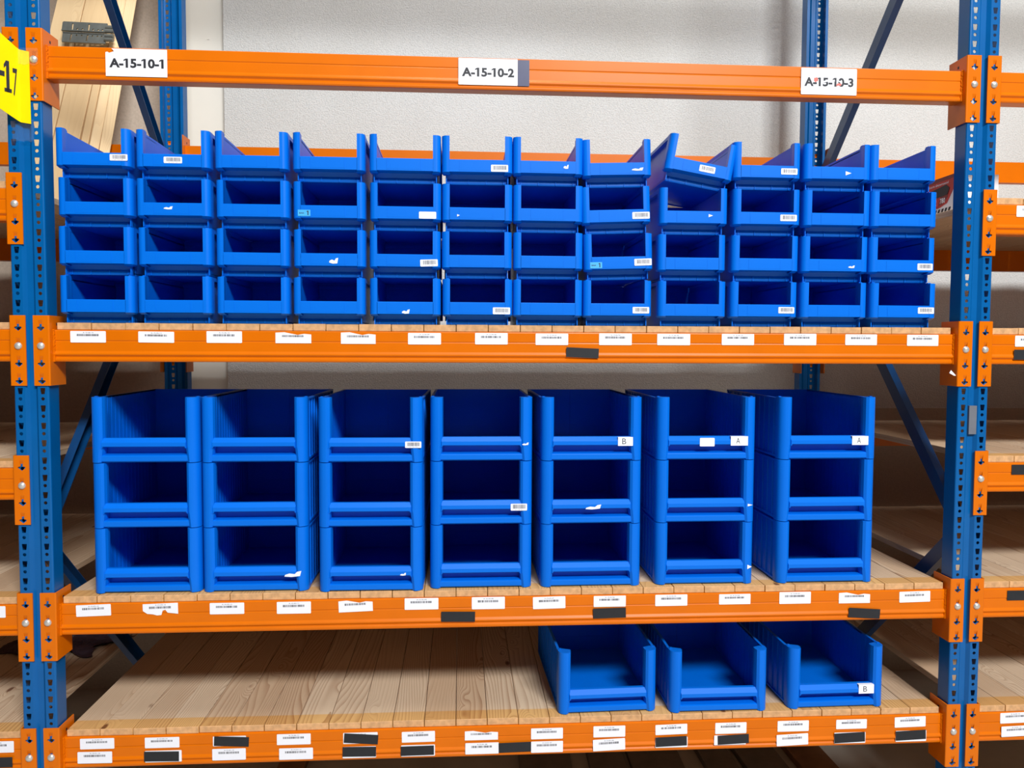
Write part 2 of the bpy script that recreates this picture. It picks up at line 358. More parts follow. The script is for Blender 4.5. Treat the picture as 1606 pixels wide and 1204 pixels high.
# ---- paper labels, black tape
def sticker_mesh(w_, h_, kind, s=None, seed=0, torn=None):
    """kind: shelf (big barcode label), bin (small barcode label), blank, plain text"""
    bm = bmesh.new(); r = .002; hw, hh = w_/2, h_/2
    if torn is None:
        pts = arc(hw - r, hh - r, r, 0, 90, 2) + arc(-hw + r, hh - r, r, 90, 180, 2) + arc(-hw + r, -hh + r, r, 180, 270, 2) + arc(hw - r, -hh + r, r, 270, 360, 2)
    else:
        pts = [(x*w_, z*h_) for x, z in torn]
    prism(bm, pts, 0, -.0005, axis='y', mi=0)
    bmesh.ops.recalc_face_normals(bm, faces=bm.faces[:])
    rnd = random.Random(seed); y = -.0006
    if kind in ('shelf', 'bin'):
        if kind == 'shelf': xa, xb, za, zb = -.32*w_, .30*w_, .06*h_, .24*h_
        else: xa, xb, za, zb = -.36*w_, .40*w_, -.22*h_, .36*h_
        x = xa
        while x < xb:
            q_ = (.0008 if kind == 'shelf' else .00045)*rnd.choice((1, 1, 2, 2.6)); x2 = min(x + q_, xb)
            vs = [bm.verts.new(p) for p in ((x, y, za), (x2, y, za), (x2, y, zb), (x, y, zb))]
            bm.faces.new(vs).material_index = 1
            x = x2 + (.0007 if kind == 'shelf' else .0005)*rnd.choice((1, 1, 2))
        if s:
            if kind == 'shelf': add_text(bm, s, .30*w_, .0030, 0, .36*h_, y, 1, .01)
            else: add_text(bm, s, .5*w_, .0018, 0, -.36*h_, y, 1)
    elif kind == 'big':
        add_text(bm, s, .885*w_, .345*h_, 0, -.02*h_, y, 1, .042)
    me = bpy.data.meshes.new('label'); bm.to_mesh(me); bm.free()
    me.materials.append(M['paper']); me.materials.append(M['ink'] if kind != 'bin' else M['greyink'])
    return me
def flat_mesh(w_, h_, mat, th=.0004, pts=None):
    bm = bmesh.new(); prism(bm, [(x*w_, z*h_) for x, z in (pts or ((-.5, -.5), (.5, -.5), (.5, .5), (-.5, .5)))], 0, -th, axis='y')
    return finish(bm, 'tape', mat)
TORN_TOP = [(-.5, -.5), (.5, -.5), (.5, .30), (.30, .36), (.12, .26), (-.1, .40), (-.25, .50), (-.5, .46)]
TORN_BOT = [(-.5, -.10), (-.38, -.35), (-.22, -.40), (-.10, -.5), (.02, -.48), (.06, -.12), (.14, -.05), (.20, -.3), (.5, -.42), (.5, .5), (-.5, .46)]
TORN_C = [(-.5, -.5), (.5, -.5), (.5, .30), (.30, .5), (.1, .38), (-.05, .5), (-.5, .5)]
def on_beam(b, bay, x, z, me, name, rz=0, lift=0, label=None):
    cx = BCX + bay*BAYW
    y = (.0176 if z > -.002 else .0144) - lift
    return obj(name, me, b, (x - cx, y, z), (0, math.radians(rz), 0), label=label)
S2 = [(0.121, 0.028, 0.099, 0.033), (0.312, 0.028, 0.101, 0.032), (0.505, 0.029, 0.101, 0.034), (0.703, 0.028, 0.103, 0.032), (0.891, 0.028, 0.101, 0.034), (1.085, 0.027, 0.097, 0.034), (1.283, 0.028, 0.097, 0.034), (1.464, 0.027, 0.098, 0.034), (1.656, 0.028, 0.099, 0.035), (1.834, 0.028, 0.101, 0.034), (2.032, 0.029, 0.1, 0.034), (2.226, 0.03, 0.101, 0.035), (2.418, 0.03, 0.1, 0.033), (2.614, 0.029, 0.1, 0.034)]
S3 = [(0.119, 0.028, 0.099, 0.034), (0.31, 0.028, 0.101, 0.036), (0.502, 0.027, 0.1, 0.034), (0.697, 0.026, 0.1, 0.036), (0.879, 0.028, 0.101, 0.035), (1.075, 0.031, 0.101, 0.035), (1.276, 0.03, 0.1, 0.037), (1.461, 0.028, 0.099, 0.037), (1.647, 0.029, 0.099, 0.034), (1.838, 0.029, 0.1, 0.035), (2.037, 0.029, 0.099, 0.032), (2.228, 0.03, 0.1, 0.037), (2.418, 0.027, 0.1, 0.034), (2.613, 0.027, 0.1, 0.034)]
S4U = [(0.121, 0.028, 0.098, 0.032), (0.308, 0.026, 0.1, 0.032), (0.504, 0.025, 0.097, 0.03), (0.693, 0.025, 0.1, 0.033), (0.891, 0.023, 0.103, 0.034), (1.065, 0.022, 0.1, 0.033), (1.256, 0.021, 0.101, 0.029), (1.457, 0.021, 0.098, 0.034), (1.65, 0.022, 0.099, 0.035), (1.844, 0.023, 0.1, 0.032), (2.032, 0.022, 0.099, 0.035), (2.231, 0.023, 0.1, 0.034), (2.419, 0.024, 0.099, 0.03), (2.61, 0.026, 0.101, 0.033)]
S4L = [(0.115, -0.012, 0.099, 0.035), (0.312, -0.014, 0.106, 0.035), (0.503, -0.014, 0.098, 0.035), (0.7, -0.018, 0.1, 0.035), (0.888, -0.019, 0.1, 0.035), (1.064, -0.019, 0.102, 0.035), (1.258, -0.018, 0.102, 0.035), (1.457, -0.019, 0.098, 0.035), (1.649, -0.018, 0.1, 0.036), (1.844, -0.016, 0.101, 0.033), (2.029, -0.014, 0.101, 0.031), (2.228, -0.019, 0.101, 0.036), (2.413, -0.018, 0.101, 0.035), (2.612, -0.018, 0.1, 0.035)]
def shelf_labels(b, spots, code, tilts, torn):
    for i, (x, z, w_, h_) in enumerate(spots):
        s = 'A-15-%02d-%02d' % (code, 14 - i)
        me = sticker_mesh(w_, h_, 'shelf', None if torn.get(i) is TORN_TOP else s, seed=code*20 + i, torn=torn.get(i))
        on_beam(b, 0, x, z, me, 'barcode_label', tilts.get(i, 0), label='torn white barcode label' if i in torn else 'white barcode label')
lv = {3.4: 'above the frame', 2.0: 'highest', 1.6: 'second highest', 1.2: 'third highest', .8: 'fourth highest', .4: 'second lowest', 0: 'lowest'}
B1 = beam(0, 2.0, False, 'orange front beam of the middle bay without a deck, carrying signs A-15-10-1 to A-15-10-3')
B2 = beam(0, 1.2, False, 'orange front beam under the small blue bins, one black tape and a row of labels')
B3 = beam(0, .4, False, 'orange front beam under the stacked large blue bins, three black tapes')
B4 = beam(0, 0, False, 'lowest orange front beam of the middle bay, two rows of labels and black tapes')
on_beam(B1, 0, .272, .005, sticker_mesh(.170, .077, 'big', 'A-15-10-1', torn=[(-.5, -.5), (.5, -.5), (.5, .5), (-.40, .5), (-.36, .40), (-.44, .34), (-.47, .38), (-.5, .36)]), 'location_label', 0, .0028, label='white sign reading A-15-10-1 with a torn corner')
on_beam(B1, 0, 1.271, .006, sticker_mesh(.173, .076, 'big', 'A-15-10-2'), 'location_label', 0, .0028, label='white sign reading A-15-10-2')
on_beam(B1, 0, 1.375, .005, flat_mesh(.034, .075, M['navy']), 'navy_tape', 0, .0028, label='dark navy tape strip')
lb3 = on_beam(B1, 0, 2.296, .004, sticker_mesh(.172, .078, 'big', 'A-15-10-3'), 'location_label', 0, .0028, label='white sign reading A-15-10-3, scratched red')
bm = bmesh.new()
for pts in ([(-.046, .010), (-.036, .012), (-.033, .002), (-.042, -.003), (-.047, .002)], [(.024, -.006), (.030, -.004), (.040, -.006), (.036, -.012), (.028, -.011), (.023, -.014)]):
    prism(bm, pts, 0, -.0002, axis='y')
obj('scratch', finish(bm, 'scratch', M['scuff']), lb3, (0, -.0007, 0), label='red scratches')
bm = bmesh.new()
for pts in ([(-.022, .001), (-.006, .003), (-.006, -.001), (-.022, -.003)], [(-.055, .006), (-.050, .007), (-.048, -.002), (-.054, -.001)], [(.008, .004), (.018, .005), (.018, .001), (.008, 0)], [(.026, .003), (.030, .004), (.040, -.001), (.036, -.003)]):
    prism(bm, pts, 0, -.0002, axis='y')
obj('scratch', finish(bm, 'scratch', M['paper']), lb3, (0, -.0007, 0), label='white scratches through the letters')
shelf_labels(B2, S2, 6, {1: .5}, {3: TORN_TOP, 4: TORN_TOP})
shelf_labels(B3, S3, 3, {0: -1.5, 1: -1, 4: -2, 7: -1, 10: 0, 13: -1}, {1: TORN_BOT, 4: TORN_TOP, 12: TORN_TOP})
shelf_labels(B4, S4U, 2, {5: -.5, 9: -1, 13: -1}, {6: TORN_TOP})
shelf_labels(B4, S4L, 1, {0: .5, 8: -2, 11: -2, 4: 0}, {})
def tapes(b, bay, lst, label='black tape strip'):
    for x, z, w_, h_, rz in lst: on_beam(b, bay, x, z, flat_mesh(w_, h_, M['tape']), 'black_tape', rz, .0012 if z > -.002 else .0010, label=label)
tapes(B2, 0, [(1.556, -.013, .098, .029, 2.5)])
tapes(B3, 0, [(1.185, -.009, .102, .031, 1), (1.646, -.006, .101, .031, -1), (2.449, -.021, .101, .030, 4)])
tapes(B4, 0, [(.510, .024, .102, .029, 3), (.893, .021, .102, .029, 4.5), (.307, -.014, .101, .030, 1), (.888, -.017, .1, .030, 1), (1.062, -.019, .1, .029, -.5), (1.358, -.017, .099, .030, -1),
              (1.843, -.013, .098, .030, -1.5), (2.039, -.012, .099, .029, -2), (2.412, -.017, .099, .031, -2), (2.611, -.015, .098, .030, -2)])
where = {-1: 'left', 1: 'right'}
for bay in (-1, 1):
    for z, nm in ((2.0, 'level with the A-15-10 signs'), (1.6, 'below the A-15-10 beam'), (1.2, 'level with the small-bin beam'), (.8, 'halfway up the large bins'), (.4, 'level with the large-bin beam'), (0, 'at the very bottom')):
        b = beam(bay, z, False, 'orange front beam of the %s neighbouring bay, %s' % (where[bay], nm))
        if bay == 1:
            if z in (1.6, 1.2): on_beam(b, 1, 2.952 if z == 1.6 else 2.962, .028, sticker_mesh(.1, .034, 'shelf', 'A-16-%02d-14' % (8 if z == 1.6 else 6), seed=900 + int(z*10)), 'barcode_label', 0, label='white barcode label')
            if z == 0:
                on_beam(b, 1, 2.957, .030, sticker_mesh(.1, .034, 'shelf', 'A-16-02-14', seed=941), 'barcode_label', -1, label='white barcode label')
                on_beam(b, 1, 2.960, -.012, sticker_mesh(.1, .034, 'shelf', 'A-16-01-14', seed=942), 'barcode_label', -1.5, label='white barcode label')
            for zz, x, dz in ((1.2, 2.957, -.014), (.8, 2.965, .026), (.4, 2.965, .026)):
                if z == zz: tapes(b, 1, [(x, dz, .1, .031, 0)])
        else:
            if z == .4: on_beam(b, -1, -.179, .028, sticker_mesh(.1, .034, 'shelf', 'A-14-03-01', seed=951), 'barcode_label', 0, label='white barcode label')
            if z == 0:
                on_beam(b, -1, -.166, .026, sticker_mesh(.1, .034, 'shelf', 'A-14-02-01', seed=953), 'barcode_label', 0, label='white barcode label')
                tapes(b, -1, [(-.169, -.018, .1, .030, 0)])
for bay in (-1, 0, 1):
    nm = {-1: 'left neighbouring bay', 0: 'middle bay', 1: 'right neighbouring bay'}[bay]
    for z in ((2.0, 1.6, 1.2, .8, .4, 0) if bay else (2.0, 1.2, .4, 0)):
        rk = {2.0: 'near the wall, just above the blue bins', 1.6: 'near the wall, second from top', 1.2: 'near the wall behind the small-bin level', .8: 'near the wall, third from below', .4: 'near the wall behind the large-bin level', 0: 'near the wall, lowest'}[z]
        beam(bay, z, True, 'orange rear beam of the %s, %s' % (nm, rk))
    beam(bay, 3.4, False, 'added orange beam over the %s, out of view, to shade the wall' % nm)  # added beam out of view, there to cast a soft shadow on the wall
# bit of paper stuck on the right connector
bm = bmesh.new(); prism(bm, [(0, 0), (.018, -.008), (.028, -.009), (.006, .009)], 0, -.0006, axis='y')
tag(obj('paper_scrap', finish(bm, 'paper_scrap', M['paper']), None, (2.690, -.002, 1.129 + G), (0, 0, .25)), 'small white torn paper scrap stuck to the orange connector right of the middle bay', 'paper')

# ------------------------------------------------------------------ plank decks
def deck(bay, z, label, seed):
    x0, x1 = BCX + bay*BAYW - BAYW/2 + .0615, BCX + bay*BAYW + BAYW/2 - .0615
    rnd = random.Random(seed); bm = bmesh.new(); lay = bm.faces.layers.float.new('board')
    n = round((x1 - x0)/.0958); pw = (x1 - x0)/n; ox = BCX + bay*BAYW
    for i in range(n):
        h_ = rnd.uniform(-.0006, .0006); yf = .024 + rnd.uniform(-.0015, .0015)
        if (seed, i) in ((12, 1), ): yf += .004
        fs = box(bm, x0 - ox + i*pw + .0009, x0 - ox + (i + 1)*pw - .0009, yf, 1.178 + rnd.uniform(-.004, .004), .0003, .0205 + h_)
        v = rnd.random()*9
        for f in fs: f[lay] = v
        fs[2].material_index = 1
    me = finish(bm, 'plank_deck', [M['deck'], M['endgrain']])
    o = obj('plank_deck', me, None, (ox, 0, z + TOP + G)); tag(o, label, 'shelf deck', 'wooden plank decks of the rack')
    bevel(o, .0012, 1)
    return z + TOP + .0212
DT = {}
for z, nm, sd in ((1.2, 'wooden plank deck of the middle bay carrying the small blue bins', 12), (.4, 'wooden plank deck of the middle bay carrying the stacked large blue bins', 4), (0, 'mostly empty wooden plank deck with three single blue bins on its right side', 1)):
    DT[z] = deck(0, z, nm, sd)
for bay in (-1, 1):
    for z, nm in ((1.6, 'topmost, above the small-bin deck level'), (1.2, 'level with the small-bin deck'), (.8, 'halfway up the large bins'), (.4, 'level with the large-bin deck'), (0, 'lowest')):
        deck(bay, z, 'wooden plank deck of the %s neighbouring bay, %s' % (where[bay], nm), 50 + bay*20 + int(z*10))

# ------------------------------------------------------------------ small shelf bins
SW, SD, SH = .207, .35, .1355
def small_frame_mesh():
    bm = bmesh.new(); hw = SW/2
    for sg in (-1, 1):
        o_ = [(hw*sg - 0, .036)] + [((hw - .014)*sg + .014*math.cos(math.radians(a))*sg, .016 - .016*math.sin(math.radians(a))) for a in (0, 18, 36, 54, 72, 90)] + [((hw - .0225)*sg, 0), ((hw - .0225)*sg, .0035), ((hw - .020)*sg, .026), ((hw - .020)*sg, .036)]
        prism(bm, o_, .029, SH - .002, smooth=(1, 2, 3, 4, 5))
        box(bm, *sorted(((hw - .019)*sg, (hw - .010)*sg)), .018, .034, SH - .002, SH + .0015)
        # foot of the column bends back under the lip
        f_ = [(x, y) for x, y in o_]; g_ = [(x*.96, y*.6 + .012) for x, y in o_]
        prism(bm, g_, .024, .029, pts2=f_)
    prism(bm, [(0, .030), (0, .0640), (.0015, .0655), (.004, .0655), (.0045, .030)], -hw + .0215, hw - .0215, axis='x')
    # label field: two fine upright ribs and a raised field
    for x in (-.052, .046): box(bm, x - .0006, x + .0006, -.0007, 0, .033, .062)
    box(bm, -.052, .046, -.0003, 0, .034, .061)
    return finish(bm, 'front_frame', M['bin'])
def small_body_mesh(top):
    bm = bmesh.new(); bw = SW/2 - .0115; t = .0025
    # front apron sloping back under the lip, with the lighter foot roll at the bottom
    prism(bm, [(.004, .034), (.004, .030), (.034, .0285), (.0395, .016), (.0385, .0135), (.0360, .011), (.0355, .004), (.038, 0), (.043, 0), (.043, .030), (.010, .034)], -bw, bw, axis='x')
    for x in (-.078, -.026, .026, .078): box(bm, x - .0009, x + .0009, .0330, .0365, .001, .013)
    box(bm, -bw, bw, .038, SD, .003, .006)
    for sg in (-1, 1):
        xa, xb = sorted((bw*sg, (bw - t)*sg)); box(bm, xa, xb, .022, SD, .0, SH - .010); box(bm, xa, xb, .040, SD, SH - .010, top)
        xa, xb = sorted(((SW/2 - .001)*sg, (bw - t)*sg)); box(bm, xa, xb, .030, SD, SH - .013, SH - .010)
        xa, xb = sorted(((SW/2 - .001)*sg, (SW/2 - .0035)*sg)); box(bm, xa, xb, .030, SD, SH - .010, SH - .002)
        xa, xb = sorted(((bw + .0022)*sg, (bw - .0008)*sg))
        xa, xb = sorted(((bw + .004)*sg, bw*sg)); box(bm, xa, xb, .034, .037, .030, SH - .012)
        box(bm, *sorted(((bw - t - .001)*sg, (bw - t)*sg)), .045, .0465, .02, SH - .012)
        box(bm, *sorted(((bw + .0085)*sg, (bw - t)*sg)), SD - .004, SD, .02, SH - .004)
    box(bm, -bw, bw, SD - t, SD, 0, top)
    box(bm, -bw - .008, bw + .008, SD - .006, SD, SH - .012, SH - .001)
    for x in (-.045, .045): box(bm, x - .001, x + .001, SD - t - .0012, SD - t, .01, SH - .02)
    return finish(bm, 'bin_body', M['bin'])
SF, SB, SBT = small_frame_mesh(), small_body_mesh(.1405), small_body_mesh(SH - .004)
SX = [.046, .266, .487, .706, .926, 1.137, 1.346, 1.556, 1.783, 2.005, 2.223, 2.440]
PITCH = .1385
DXS = {(1, 9): .004, (1, 10): .004, (1, 11): -.004, (2, 11): -.004, (2, 8): -.002, (0, 0): -.002, (2, 7): .003, (1, 7): -.003, (0, 7): -.004, (0, 11): -.010, (0, 10): .002, (0, 9): .002}
TILT = {(0, 7): -1.8, (1, 7): -2.2, (2, 7): -1.6}
WB = {}
FR_ = {3: 'bottom', 2: 'second from bottom', 1: 'second from top', 0: 'topmost'}
ORD = ['leftmost', 'second', 'third', 'fourth', 'fifth', 'sixth', 'sixth', 'fifth', 'fourth', 'third', 'second', 'rightmost']
# stickers on the small bins: (row, column) -> list of (kind, world x, world z, w, h, tilt)
TAGS = {(0, 0): [('bar', .224, 1.737, .049, .018, 0)], (0, 1): [('bar', .371, 1.733, .051, .018, 0)], (0, 5): [('bar', 1.305, 1.722, .050, .020, 0)], (0, 6): [('scrap', 1.501, 1.734, .015, .012, 0)],
        (0, 7): [('scrap', 1.715, 1.732, .035, .009, 0)], (0, 8): [('bar', 0, 0, .048, .019, 0)], (0, 9): [('bar', 2.176, 1.733, .050, .018, 0)], (0, 10): [('tri', 2.360, 1.731, .018, .012, 0)],
        (1, 1): [('scrap', .357, 1.597, .025, .009, 0)], (1, 3): [('bak', .739, 1.589, .036, .018, 0)], (1, 4): [('blank', 1.095, 1.586, .050, .020, 0)], (1, 5): [('tri', 1.185, 1.588, .008, .007, 0)],
        (1, 7): [('bar', 1.731, 1.596, .052, .020, 0)], (1, 8): [('tri', 1.938, 1.598, .013, .009, 0)], (1, 9): [('bar', 2.177, 1.595, .051, .019, 0)],
        (2, 3): [('scrap', .823, 1.452, .026, .017, 0)], (2, 4): [('bar', 1.099, 1.448, .051, .020, -2)], (2, 7): [('bak', 1.593, 1.447, .036, .018, 0), ('bar', 1.735, 1.458, .052, .020, -1)], (2, 10): [('scrap', 2.376, 1.451, .020, .008, 0)], (2, 11): [('bar', 2.608, 1.453, .048, .020, 0)],
        (3, 4): [('scrap', 1.031, 1.306, .023, .013, 0)], (3, 5): [('bar', 1.312, 1.310, .051, .020, 0)], (3, 7): [('bar', 1.730, 1.315, .050, .019, 0)], (3, 9): [('bar', 2.176, 1.318, .049, .019, 0)], (3, 11): [('bar', 2.614, 1.320, .051, .019, 0)]}
SAY = {'bar': 'white barcode label', 'scrap': 'torn white label scrap', 'tri': 'tiny white label scrap', 'bak': 'cyan BAK 1 tag', 'blank': 'blank white label'}
SCRAP = [(-.5, -.3), (-.1, -.5), (.4, -.45), (.5, .5), (.25, .4), (.1, 0), (-.2, .2), (-.45, 0)]
TRI = [(-.5, -.5), (.5, .05), (-.5, .5)]
def put_tag(t, kind, x, z, w_, h_, rz, y, seed):
    if kind == 'bar': me = sticker_mesh(w_, h_, 'bin', 'A-15-%02d' % (seed % 90 + 5), seed)
    elif kind == 'blank': me = sticker_mesh(w_, h_, 'none')
    elif kind in ('scrap', 'tri'): me = flat_mesh(w_, h_, M['paper'], pts=SCRAP if kind == 'scrap' else TRI)
    elif kind == 'bak':
        bm = bmesh.new(); prism(bm, [(-w_/2, -h_/2), (w_/2, -h_/2), (w_/2, h_/2), (-w_/2, h_/2)], 0, -.0005, axis='y')
        bmesh.ops.recalc_face_normals(bm, faces=bm.faces[:])
        add_text(bm, 'BAK', .40*w_, .0042, -.18*w_, -.02*h_, -.0006, 1, .02); add_text(bm, '1', .0055, .0125, .27*w_, 0, -.0006, 1, .03)
        me = finish_label(bm, 'tag', [M['cyan'], M['ink']])
    elif kind in 'AB':
        bm = bmesh.new(); prism(bm, [(-w_/2, -h_/2), (w_/2, -h_/2), (w_/2, h_/2), (-w_/2, h_/2)], 0, -.0005, axis='y')
        prism(bm, [(-w_/2, h_/2), (w_/2, h_/2), (w_/2, h_/2 + .0005), (-w_/2, h_/2 + .0005)], .012, -.0005, axis='y')
        bmesh.ops.recalc_face_normals(bm, faces=bm.faces[:])
        add_text(bm, kind, .012, .0175, -.004, .001, -.0007, 1, -.004)
        me = finish_label(bm, 'tag', [M['paper'], M['ink']])
    nm = {'bar': 'barcode_label', 'bak': 'cyan_tag', 'blank': 'blank_label', 'scrap': 'label_scrap', 'tri': 'label_scrap', 'A': 'letter_label', 'B': 'letter_label'}[kind]
    lab = {'A': 'white paper label with a handwritten A', 'B': 'white paper label with a handwritten B'}.get(kind, SAY.get(kind))
    return obj(nm, me, t, (x, y, z), (0, math.radians(rz), 0), label=lab)
rnd = random.Random(5)
for c in range(12):
    for r in (3, 2, 1, 0):
        side = 'left' if c < 6 else 'right'
        st = ('%s stack' % ORD[c]) if c in (0, 11) else '%s stack from %s' % (ORD[c], side)
        tg = TAGS.get((r, c))
        extra = (', with ' + (' and '.join(SAY[k_[0]] for k_ in tg) if len(tg) < 2 else 'barcode and cyan tag')) if tg else ', no label'
        if (r, c) == (0, 8): label = 'small blue bin lying tilted on top of the fourth stack from the right, barcode label'
        else: label = 'small blue bin, %s, %s%s' % (st, FR_[r], extra)
        x = SX[c] + SW/2 + DXS.get((r, c), 0) + rnd.uniform(-.0012, .0012); zb = DT[1.2] + (3 - r)*PITCH
        roll = math.radians(TILT.get((r, c), rnd.uniform(-.15, .15)))
        y = .006 + rnd.uniform(-.002, .002)
        if (r, c) == (0, 8): x, zb, roll, y = 1.894, DT[1.2] + 3*PITCH + .0065, math.radians(9.9), .002
        t = thing('small_storage_bin', label, 'storage bin', (x, y, zb + G), (0, roll, rnd.uniform(-.006, .006)), 'small blue bins stacked on the upper deck')
        obj('bin_body', SBT if r == 0 or (r, c) == (1, 8) else SB, t); obj('front_frame', SF, t)
        for i, (kd, wx, wz, w_, h_, rz) in enumerate(tg or []):
            if (r, c) == (0, 8): lx, lz = .022, .0475
            else:
                v = Vector((wx - x, wz - zb)); a = roll
                lx = v.x*math.cos(a) - v.y*math.sin(a); lz = v.x*math.sin(a) + v.y*math.cos(a)
                lx = max(-.095 + w_/2, min(.0985 - w_/2, lx)); lz = max(.031 + h_/2, min(.064 - h_/2, lz)) if kd != 'scrap' else min(max(lz, .037), .058)
            put_tag(t, kd, lx, lz, w_, h_, rz, -.0008, c*7 + r + 3)

# ------------------------------------------------------------------ large bins
LW, LD, LH = .310, .49, .1945
def large_frame_mesh():
    bm = bmesh.new(); hw = LW/2
    def colm(sg, inn, z0, z1, inn2=None):
        def o_(i_): return [(hw*sg, .040)] + [((hw - .024)*sg + .024*math.cos(math.radians(a))*sg, .024 - .024*math.sin(math.radians(a))) for a in (0, 15, 30, 45, 60, 75, 90)] + [((i_ + .007)*sg, 0), (i_*sg, .006), ((i_ - .003)*sg, .018), ((i_ - .003)*sg, .030), ((i_ + .02)*sg, .040)]
        prism(bm, o_(inn), z0, z1, pts2=o_(inn2) if inn2 else None, smooth=(1, 2, 3, 4, 5, 6))
    for sg in (-1, 1):
        colm(sg, .119, .044, LH - .0012)
        colm(sg, .124, .001, .044, .120)
        box(bm, *sorted(((hw - .004)*sg, (hw - .012)*sg)), .030, .040, LH - .0012, LH + .0006)
    # lip bar: upright face, broad chamfer on top
    prism(bm, [(0, .0488), (0, .0600), (.011, .0727), (.024, .0727), (.024, .0475), (.0015, .0475)], -.1205, .1205, axis='x')
    for sg in (-1, 1):   # small fillets where the lip meets the columns
        prism(bm, [(sg*.121, .048), (sg*.116, .048), (sg*.121, .042)], .0005, .020, axis='y')
    return finish(bm, 'front_frame', M['bin'])
def large_body_mesh():
    bm = bmesh.new(); t = .003; hw = LW/2; bw = hw - .005
    prism(bm, [(.023, .050), (.034, .044), (.034, .0245), (.0105, .0225), (.0060, .0205), (.0055, .0185), (.0055, .0055), (.0070, .003), (.011, .001), (.038, .001), (.038, .050)], -.126, .126, axis='x', smooth=(3, 4, 6, 7))
    box(bm, -bw, bw, .022, LD, .006, .010)
    for sg in (-1, 1):
        box(bm, *sorted((bw*sg, (bw - t)*sg)), .036, LD, .004, LH - .004)
        box(bm, *sorted((hw*sg, (bw - t)*sg)), .038, LD, LH - .009, LH - .004)      # rim
        box(bm, *sorted((hw*sg, (bw - .001)*sg)), .038, LD, .004, .010)
        for i in range(11): box(bm, *sorted(((hw - .0015)*sg, (bw - .001)*sg)), .062 + i*.040, .066 + i*.040, .010, LH - .009)
        for i in range(15): box(bm, *sorted(((bw - t - .0007)*sg, (bw - t)*sg)), .052 + i*.027, .0532 + i*.027, .012, LH - .006)
    box(bm, -hw, hw, LD - t, LD, .004, LH - .004)
    box(bm, -hw, hw, LD, LD + .004, LH - .011, LH - .004)
    box(bm, -.0012, .0012, LD - t - .0015, LD - t, .012, LH - .006)
    for z in (.06, ): box(bm, -.09, .09, LD - t - .0008, LD - t, z, z + .0012)
    return finish(bm, 'bin_body', M['bin'])
LF, LB = large_frame_mesh(), large_body_mesh()
LX = [.108, .425, .769, 1.100, 1.438, 1.795, 2.179]
LY = [.040, .037, .022, .040, .036, .040, .038]
LYAW = [.0, .0, -.012, .0, .005, .0, .004]
LO = ['leftmost', 'second', 'third', 'middle', 'third', 'second', 'rightmost']
LTAG = {(0, 2): [('bar', 1.051, .048, .019)], (0, 3): [('scrap', 1.388, .020, .008)], (0, 4): [('B', 1.694, .046, .026)], (0, 5): [('blank', 1.949, .046, .026), ('A', 2.050, .054, .028)], (0, 6): [('A', 2.434, .052, .027)],
        (1, 3): [('bar', 1.369, .050, .021)], (1, 4): [('scrap', 1.597, .049, .013)], (2, 1): [('scrap', .691, .051, .016)], (1, 5): [('tri', 2.088, .016, .008)], (2, 5): [('tri', 2.090, .014, .014)], (2, 2): [('scrap', 1.02, .018, .008)]}
SAYL = {'bar': 'white barcode label', 'scrap': 'torn label scrap', 'tri': 'tiny white scrap', 'A': 'label A', 'B': 'label B', 'blank': 'blank label'}
def large_bin(x, y, z, rot, label, tags, group, seed=0):
    t = thing('large_storage_bin', label, 'storage bin', (x, y, z + G), rot, group)
    obj('bin_body', LB, t); obj('front_frame', LF, t)
    for i, (kd, wx, w_, h_) in enumerate(tags):
        lz = {'A': .0585, 'B': .0585, 'blank': .0555}.get(kd, .0535)
        put_tag(t, kd, wx - x, lz if kd != 'scrap' else .052, w_, h_, 0 if kd != 'scrap' else -4, -.0006, seed + i)
    return t
for c in range(7):
    for r in (2, 1, 0):
        st = {0: 'leftmost stack', 3: 'middle stack', 6: 'rightmost stack'}.get(c, '%s stack from %s' % (LO[c], 'left' if c < 3 else 'right'))
        tg = LTAG.get((r, c), [])
        ex = ' with ' + ' and '.join(SAYL[k_[0]] for k_ in tg) if tg else ', no label'
        label = 'large blue bin, %s, %s%s' % (st, ('topmost', 'middle one', 'bottom one')[r], ex)
        large_bin(LX[c] + LW/2 + rnd.uniform(-.001, .001), LY[c] + rnd.uniform(-.001, .001), DT[.4] + (2 - r)*LH, (0, 0, LYAW[c]), label, tg, 'large blue bins stacked on the middle deck', c*5 + r)
large_bin(1.650, .040, DT[0], (0, 0, math.radians(1.9)), 'single large blue bin on the lowest deck, left one of the three, no label', [], 'single blue bins on the lowest deck')
large_bin(1.997, .026, DT[0], (0, 0, 0), 'single large blue bin on the lowest deck, middle one of the three, no label', [], 'single blue bins on the lowest deck')
large_bin(2.378, .033, DT[0], (0, 0, math.radians(.8)), 'single large blue bin on the lowest deck, right one, handwritten B on its lip', [('B', 2.473, .050, .028)], 'single blue bins on the lowest deck')

# ------------------------------------------------------------------ yellow aisle sign taped to the left post
sg_ = thing('aisle_sign', 'yellow aisle sign with black characters bent around and taped to the left blue post', 'sign', (-.031, -.006, 1.93 + G))
bm = bmesh.new()
V = lambda x, y, z: (x + .031, y + .006, z - 1.93)
fr_pts = [(-.011, -.0065, 2.021), (-.037, -.0065, 2.026), (-.042, -.012, 2.030), (-.069, -.050, 2.060), (-.120, -.122, 2.115), (-.170, -.192, 2.165)]
lo_pts = [(-.010, -.0065, 1.822), (-.037, -.0065, 1.826), (-.042, -.012, 1.829), (-.069, -.050, 1.851), (-.120, -.122, 1.880), (-.170, -.192, 1.905)]
a = [bm.verts.new(V(*p)) for p in fr_pts]; b = [bm.verts.new(V(*p)) for p in lo_pts]
for i in range(len(a) - 1): bm.faces.new((a[i], b[i], b[i + 1], a[i + 1]))
me = finish(bm, 'sign_sheet', M['yellow']); o = obj('sign_sheet', me, sg_)
md = o.modifiers.new('solid', 'SOLIDIFY'); md.thickness = .0012; md.offset = 0
